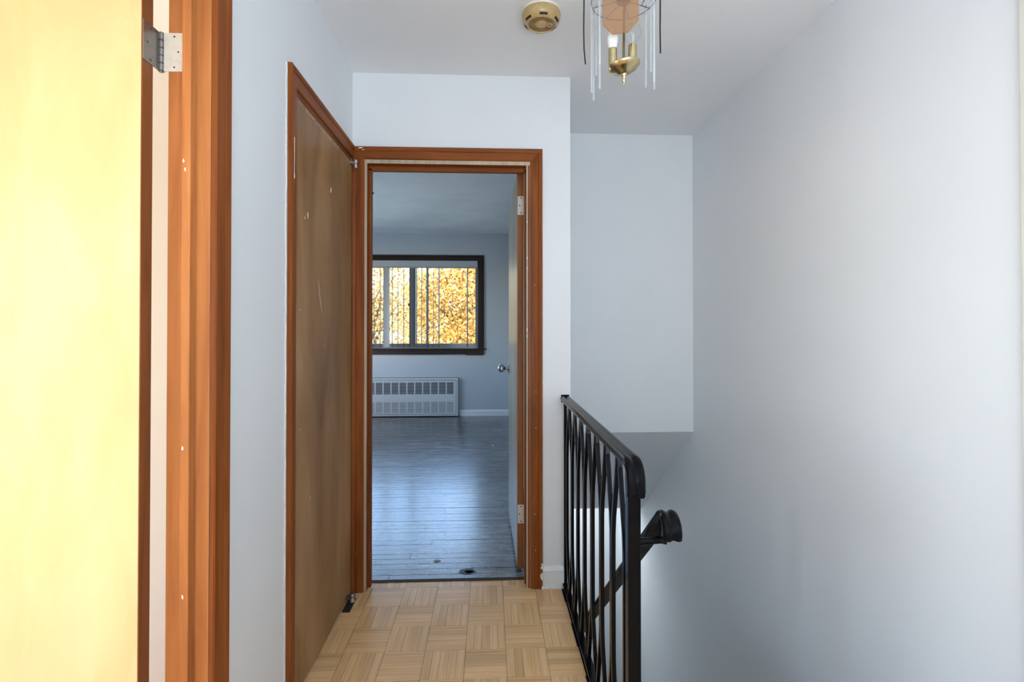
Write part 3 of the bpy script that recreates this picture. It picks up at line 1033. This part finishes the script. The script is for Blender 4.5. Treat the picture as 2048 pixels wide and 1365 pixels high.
pts = [(ox0 - 0.08, YB - 0.019, oz0 - 0.022), (ox1 + 0.082, YB - 0.019, oz0 - 0.022), (ox1 + 0.084, YB - 0.019, 0.848), (ox1 + 0.05, YB - 0.019, 0.839), (ox1 - 0.15, YB - 0.019, 0.840), (ox1 - 0.19, YB - 0.019, 0.850), (-1.0, YB - 0.019, 0.848), (-1.5, YB - 0.019, 0.852), (ox0 - 0.08, YB - 0.019, 0.85)]
m.slab(pts, (0, 1, 0), 0.019).build('apron', 'window_wood_x', win)
# aluminium sliding frame set back in the opening
fy0, fy1 = YB + 0.055, YB + 0.10
MB().box(WX0, WX1, fy0, fy1, WZ0, 1.000).build('bottom_rail', 'frame_white', win, bevel=0.003)
MB().box(WX0, WX1, fy0, fy1, 2.085, WZ1).build('top_rail', 'frame_white', win, bevel=0.003)
MB().box(-0.205, WX1, fy0, fy1, 1.0, 2.085).build('stile', 'frame_white', win, bevel=0.003)
MB().box(WX0, -2.39, fy0, fy1, 1.0, 2.085).build('stile', 'frame_white', win, bevel=0.003)
MB().box(-1.115, -1.030, fy0 - 0.02, fy1, 1.0, 2.085).build('meeting_stile', 'frame_white', win, bevel=0.003)
MB().box(-1.80, -1.73, fy0 - 0.02, fy1, 1.0, 2.085).build('meeting_stile', 'frame_white', win, bevel=0.003)
MB().box(-1.128, -1.115, fy0 - 0.035, fy0 - 0.015, 1.52, 1.56).build('latch', 'slot_black', win)
for a, b in ((-2.39, -1.80), (-1.73, -1.115), (-1.03, -0.205)):
    MB().box(a, b, fy0 + 0.02, fy0 + 0.024, 1.0, 2.085).build('pane', 'window_glass', win)
# plastered reveal
m = MB().box(WX0, WX1, YB + 0.002, fy0, WZ0 - 0.004, WZ0 + 0.004)
m.build('stool', 'trim_white', win)

# vertical blind
vb = empty('vertical_blind', (-1.2, YB - 0.06, 2.08), 'white vertical blind with a few slats missing across the bedroom window', 'blind')
MB().box(WX0 + 0.01, -0.172, YB - 0.085, YB - 0.012, 2.054, 2.138).build('valance', 'slat_vinyl', vb, bevel=0.003)
MB().box(WX0 + 0.02, -0.18, YB - 0.062, YB - 0.028, 2.040, 2.056).build('headrail', 'frame_white', vb)
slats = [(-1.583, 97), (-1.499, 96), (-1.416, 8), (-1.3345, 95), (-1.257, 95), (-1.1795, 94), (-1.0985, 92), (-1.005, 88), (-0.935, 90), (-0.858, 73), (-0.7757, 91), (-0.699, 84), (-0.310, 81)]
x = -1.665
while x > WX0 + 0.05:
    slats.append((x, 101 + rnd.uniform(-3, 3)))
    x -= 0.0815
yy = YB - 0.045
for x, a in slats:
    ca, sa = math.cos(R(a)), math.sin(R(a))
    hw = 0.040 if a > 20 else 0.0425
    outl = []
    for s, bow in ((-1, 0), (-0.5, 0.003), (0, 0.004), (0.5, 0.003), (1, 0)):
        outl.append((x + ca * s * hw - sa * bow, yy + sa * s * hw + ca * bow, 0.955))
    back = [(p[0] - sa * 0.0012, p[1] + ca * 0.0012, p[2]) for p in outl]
    MB().slab(outl + back[::-1], (0, 0, 1), 1.085).build('slat', 'slat_vinyl' if a < 20 else 'shaded_slat_vinyl', vb, smooth=False)

# ------------------------------------------------------------------ convector cover
cv = empty('radiator_cover', (-1.25, YB, 0), 'white metal radiator cover with two rows of louvres under the window', 'radiator cover')
cx0, cx1 = -2.18, -0.440
fy = YB - 0.055
pit, gw = 0.1073, 0.092
cells = [(-0.500 - k * pit - gw, -0.500 - k * pit) for k in range(15)]
rows = ((0.050, 0.205), (0.308, 0.472))
MB().box(cx0, cx1, YB - 0.012, YB - 0.002, 0.004, 0.535).build('backing', 'cover_dark', cv)
m = MB()
m.box(cx0, cx1, fy, YB - 0.012, 0.506, 0.530)
m.box(cx0, cx1, fy, YB - 0.012, 0.012, 0.030)
m.box(cx1 - 0.022, cx1, fy, YB - 0.012, 0.030, 0.506)
m.box(cx0, cx0 + 0.022, fy, YB - 0.012, 0.030, 0.506)
m.build('outer_frame', 'cover_enamel', cv, bevel=0.002)
m = MB()
pf0, pf1 = fy + 0.006, fy + 0.012
px0, px1 = cx0 + 0.028, cx1 - 0.028
m.box(px0, px1, pf0, pf1, rows[1][1], 0.500)
m.box(px0, px1, pf0, pf1, rows[0][1], rows[1][0])
m.box(px0, px1, pf0, pf1, 0.036, rows[0][0])
for z0, z1 in rows:
    m.box(cells[0][1], px1, pf0, pf1, z0, z1)
    m.box(px0, cells[-1][0], pf0, pf1, z0, z1)
    for a, b in zip(cells, cells[1:]):
        m.box(b[1], a[0], pf0, pf1, z0, z1)
m.build('front_panel', 'cover_enamel', cv)
for ri, (z0, z1) in enumerate(rows):
    nl = 9
    for a, b in cells:
        g = MB()
        for k in range(nl):
            zc = z0 + (z1 - z0) * (k + 0.5) / nl
            hh = 0.0055 if ri == 0 else 0.0026
            g.add([(a, pf0 + 0.002, zc + hh), (b, pf0 + 0.002, zc + hh), (b, pf0 + 0.001, zc - hh), (a, pf0 + 0.001, zc - hh),
                   (a, pf0 + 0.004, zc + hh), (b, pf0 + 0.004, zc + hh), (b, pf0 + 0.003, zc - hh), (a, pf0 + 0.003, zc - hh)],
                  [(0, 1, 2, 3), (7, 6, 5, 4), (0, 4, 5, 1), (1, 5, 6, 2), (2, 6, 7, 3), (3, 7, 4, 0)])
        g.build('louvre_grille', 'cover_enamel', cv)

# ------------------------------------------------------------------ smoke detector
SX, SY = 0.193, 1.868
sd = empty('smoke_detector', (SX, SY, ZC), 'yellowed round smoke detector on the hall ceiling', 'smoke detector')
MB().lathe((SX, SY, ZC), [(0, 0), (0.0728, 0), (0.0728, -0.005), (0.070, -0.008), (0, -0.008)], 40).build('mounting_ring', 'ivory_plastic', sd, smooth=True)
MB().lathe((SX, SY, ZC), [(0.060, -0.006), (0.0715, -0.006), (0.0730, -0.012), (0.070, -0.030), (0.0665, -0.036), (0.055, -0.047), (0.0515, -0.049), (0.0495, -0.0475), (0.0485, -0.044), (0, -0.044)], 48).build('body', 'tan_plastic', sd, smooth=True)
for k in range(6):
    a = R(-90 + 60 * k + 2)
    m = MB()
    pin, pout = [], []
    for t in range(7):
        b = a + R(-14 + 28 * t / 6)
        for lst, r, h in ((pin, 0.0590, -0.0443), (pout, 0.0645, -0.0390)):
            lst.append(Vector((SX + r * math.cos(b), SY + r * math.sin(b), ZC + h)))
    nrm = Vector((math.cos(a) * 0.66, math.sin(a) * 0.66, -0.75))
    m.slab(pin + pout[::-1], nrm, 0.0012).build('vent_slot', 'slot_black', sd)
for k in range(5):
    r = 0.0455 - k * 0.0045
    MB().lathe((SX, SY, ZC), [(r - 0.0013, -0.0438), (r - 0.001, -0.0462), (r + 0.001, -0.0462), (r + 0.0013, -0.0438)], 40).build('grille_ring', 'tan_plastic_dark', sd, smooth=True)
MB().lathe((SX - 0.001, SY, ZC), [(0.0215, -0.0438), (0.0205, -0.0478), (0.019, -0.0488), (0, -0.0488)], 32).build('centre_disc', 'tan_plastic', sd, smooth=True)
MB().lathe((SX + 0.0325, SY + 0.002, ZC), [(0.0125, -0.0438), (0.0115, -0.0478), (0.010, -0.0485), (0, -0.0485)], 24).build('test_button', 'tan_plastic', sd, smooth=True)
MB().lathe((SX + 0.033, SY, ZC), [(0.0028, -0.0484), (0.0022, -0.0500), (0, -0.0502)], 12).build('lamp', 'slot_black', sd, smooth=True)

# ------------------------------------------------------------------ hanging lamp
LX, LY = 0.393, 1.45
lp = empty('hanging_lamp', (LX, LY, ZC), 'old brass hanging lamp with glass rods and loose black wires', 'lamp')
MB().lathe((LX, LY, ZC), [(0, 0), (0.06, 0), (0.058, -0.012), (0.03, -0.024), (0.008, -0.03), (0, -0.03)], 32).build('canopy', 'brass', lp, smooth=True)
MB().tube([(LX + 0.004, LY, ZC - 0.028), (LX, LY, 2.0)], 0.0038, 10).build('stem', 'dull_brass', lp, smooth=True)
tl = Matrix.Rotation(R(-9), 4, 'Y')
PC = Vector((LX + 0.002, LY, 1.985))


def tilted(mb):
    mb.v = [tuple(PC + tl @ (Vector(p) - PC)) for p in mb.v]
    return mb


tilted(MB().lathe(PC, [(0, 0.006), (0.028, 0.006), (0.0455, 0.010), (0.047, 0.008), (0.0455, 0.003), (0.036, -0.006), (0.024, -0.010), (0.020, -0.0155), (0.011, -0.019), (0, -0.019)], 40)).build('pan', 'brass', lp, smooth=True)
MB().lathe((LX + 0.001, LY, 1.934), [(0, 0), (0.0025, 0.001), (0.0035, 0.005), (0.002, 0.008), (0.0042, 0.012), (0.005, 0.016), (0.0028, 0.019), (0.006, 0.026), (0.010, 0.032), (0.011, 0.036), (0, 0.037)], 18).build('finial', 'brass', lp, smooth=True)
for sx, zz, h in ((-0.0325, 1.986, 0.055), (0.026, 1.999, 0.054)):
    sk = MB().lathe((LX + sx, LY, zz), [(0, 0), (0.0125, 0), (0.0125, h), (0.0115, h), (0.0115, h - 0.004), (0, h - 0.004)], 24)
    sk.build('socket', 'brass', lp, smooth=True)
MB().lathe((LX - 0.0325, LY, 2.040), [(0, 0), (0.010, 0), (0.0135, 0.010), (0.016, 0.022), (0.0165, 0.032), (0.014, 0.046), (0.008, 0.060), (0.003, 0.069), (0, 0.070)], 22).build('candle_bulb', 'frosted_bulb', lp, smooth=True)
gb = MB().lathe((LX + 0.026, LY, 2.050), [(0.009, 0), (0.011, 0.008), (0.019, 0.020), (0.0255, 0.033), (0.0265, 0.042), (0.023, 0.054), (0.014, 0.063), (0.005, 0.067), (0, 0.0675)], 26).build('globe_bulb', 'bulb_glass', lp, smooth=True)
m = MB().tube([(LX + 0.023, LY, 2.050), (LX + 0.021, LY, 2.078), (LX + 0.031, LY, 2.078), (LX + 0.029, LY, 2.050)], 0.0008, 6)
m.build('filament', 'nickel', gb)
# amber glass pane with a pointed foot, hung from the spider
yp = 1.408
pane = [(0.321, yp, 2.186), (0.321, yp, 2.086), (0.3485, yp, 2.0585), (0.394, yp, 2.065), (0.4245, yp, 2.100), (0.4245, yp, 2.186)]
MB().slab(pane, (0, -1, 0), 0.004).build('amber_pane', 'amber_glass', lp)
# wire spider that carries the rods
hubz = 2.186
m = MB().lathe((LX, LY, hubz), [(0, -0.006), (0.020, -0.006), (0.022, 0), (0.020, 0.006), (0, 0.006)], 24)
m.build('hub', 'blued_wire', lp, smooth=True)
m = MB().tube([(LX + 0.094 * math.cos(R(10 * k)), LY + 0.094 * math.sin(R(10 * k)), hubz) for k in range(37)], 0.0016, 6)
m.build('ring', 'blued_wire', lp, smooth=True)
for k in range(8):
    a = R(45 * k + 20)
    MB().tube([(LX + 0.02 * math.cos(a), LY + 0.02 * math.sin(a), hubz), (LX + 0.094 * math.cos(a), LY + 0.094 * math.sin(a), hubz)], 0.0013, 6).build('spoke', 'blued_wire', lp)
rods = [(176, 1.914, 0.094), (205, 1.904, 0.088), (150, 1.908, 0.092), (192, 1.986, 0.076), (165, 1.972, 0.080),
        (4, 1.927, 0.094), (-30, 1.924, 0.088), (28, 1.950, 0.090), (12, 1.992, 0.074), (-12, 1.966, 0.078)]
for a, zb, rad in rods:
    x, yv = LX + rad * math.cos(R(a)), LY + rad * math.sin(R(a))
    zt = hubz - 0.012
    rd = MB().lathe((x, yv, zb), [(0, 0), (0.0026, 0.0008), (0.0033, 0.003), (0.0033, zt - zb - 0.003), (0.0026, zt - zb - 0.0008), (0, zt - zb)], 10).build('glass_rod', 'clear_glass', lp, smooth=True)
    MB().tube([(x, yv, zt - 0.001), (x, yv, hubz)], 0.0007, 5).build('hook', 'dark_nickel', rd)
for pts, r in (([(LX - 0.112, LY, 2.33), (LX - 0.117, LY, 2.20), (LX - 0.1185, LY, 2.10), (LX - 0.1175, LY, 2.04), (LX - 0.1135, LY, 1.994)], 0.0021),
               ([(LX + 0.108, LY, 2.33), (LX + 0.110, LY, 2.20), (LX + 0.109, LY, 2.10), (LX + 0.110, LY, 2.032)], 0.0023),
               ([(LX + 0.060, LY - 0.01, 2.24), (LX + 0.063, LY - 0.01, 2.20), (LX + 0.058, LY - 0.01, 2.180), (LX + 0.050, LY - 0.01, 2.166), (LX + 0.066, LY - 0.01, 2.160)], 0.0012)):
    MB().tube(pts, r, 8).build('wire', 'black_wire', lp, smooth=True)
for s in (-1, 1):
    MB().tube([(LX, LY, ZC - 0.02), (LX + s * 0.05, LY, ZC - 0.05), (LX + s * 0.110, LY, 2.331)], 0.0021, 8).build('wire', 'black_wire', lp, smooth=True)

# ------------------------------------------------------------------ outdoors
m = MB().box(-60, 40, 7.3, 90, -3.4, -3.2)
struct('ground', m, 'grass', 'grassy ground outside the bedroom window', 'ground')


def tree(loc, height, crown_c, crown_r, nleaf, seed, label):
    rn = random.Random(seed)
    t = empty('autumn_tree', loc, label, 'tree', None)
    base = Vector(loc)
    top = base + Vector((rn.uniform(-0.4, 0.4), rn.uniform(-0.4, 0.4), height * 0.62))
    pts = [base.lerp(top, k / 5) + Vector((rn.uniform(-0.08, 0.08), rn.uniform(-0.08, 0.08), 0)) * (1 if k else 0) for k in range(6)]
    MB().tube(pts, [0.20, 0.17, 0.15, 0.12, 0.10, 0.07], 10).build('trunk', 'bark', t, smooth=True)
    cc, cr = Vector(crown_c), Vector(crown_r)
    for k in range(26):
        s = pts[rn.randint(2, 5)]
        a = rn.uniform(0, 2 * math.pi)
        e = cc + Vector((math.cos(a) * cr.x * rn.uniform(0.5, 0.95), math.sin(a) * cr.y * rn.uniform(0.5, 0.95), cr.z * rn.uniform(-0.75, 0.75)))
        md = s.lerp(e, 0.5) + Vector((rn.uniform(-.25, .25), rn.uniform(-.25, .25), rn.uniform(0, .4)))
        MB().tube([s, s.lerp(md, 0.6), md, md.lerp(e, 0.6) + Vector((0, 0, rn.uniform(-.1, .1))), e], [0.045, 0.035, 0.026, 0.017, 0.008], 6).build('branch', 'bark', t)
    lm = MB()
    vs, fs = [], []
    clus = []
    for k in range(190):
        while True:
            p = Vector((rn.uniform(-1, 1), rn.uniform(-1, 1), rn.uniform(-1, 1)))
            if 0.1 < p.length < 1:
                break
        clus.append(cc + Vector((p.x * cr.x, p.y * cr.y, p.z * cr.z)))
    for k in range(nleaf):
        c = rn.choice(clus) + Vector((rn.gauss(0, 0.36), rn.gauss(0, 0.36), rn.gauss(0, 0.28)))
        L = rn.uniform(0.06, 0.11)
        u = Vector((rn.gauss(0, 1), rn.gauss(0, 1), rn.gauss(0, 0.8))).normalized()
        w = u.cross(Vector((rn.gauss(0, 1), rn.gauss(0, 1), rn.gauss(0, 1)))).normalized()
        n = u.cross(w)
        o = len(vs)
        vs += [c - u * L * 0.6, c + w * L * 0.42 + n * L * 0.12, c + u * L * 0.7, c - w * L * 0.42 + n * L * 0.12]
        fs += [(o, o + 1, o + 2), (o, o + 2, o + 3)]
    me = bpy.data.meshes.new('leaves')
    me.from_pydata([tuple(v - base) for v in vs], [], fs)
    me.materials.append(MATS['autumn_leaf'])
    lo = bpy.data.objects.new('leaves', me)
    COL.objects.link(lo)
    lo.parent = t
    lo['kind'] = 'stuff'
    return t


tree((-0.5, 15.6, -3.2), 8.0, (-0.3, 15.6, 1.35), (2.5, 1.6, 2.3), 32000, 5, 'dense golden autumn tree filling the right panes of the bedroom window')
tree((-5.2, 20.5, -3.2), 8.4, (-5.3, 20.5, 2.1), (2.7, 1.6, 2.6), 14000, 9, 'sparser golden autumn tree with dark branches behind the flat blind slat')

nh = empty('neighbour_house', (-8.0, 30, -3.2), 'pale house with grey gable roof glimpsed through the sparser tree', 'house')
MB().box(-13, -3.0, 27, 34, -3.2, 0.6).build('wall', 'house_siding', nh)
m = MB()
m.add([(-13.4, 26.6, 0.5), (-2.6, 26.6, 0.5), (-2.6, 34.4, 0.5), (-13.4, 34.4, 0.5), (-13.4, 30.5, 3.0), (-2.6, 30.5, 3.0)],
      [(0, 1, 5, 4), (2, 3, 4, 5), (0, 4, 3), (1, 2, 5), (0, 3, 2, 1)])
m.build('roof', 'house_roof', nh)
for x in (-11.5, -9, -6.5, -4.5):
    f = MB().box(x - 0.55, x + 0.55, 26.93, 27.02, -1.6, -0.2).build('window', 'trim_white', nh)
    MB().box(x - 0.48, x + 0.48, 26.91, 26.94, -1.53, -0.27).build('pane', 'house_window', f)
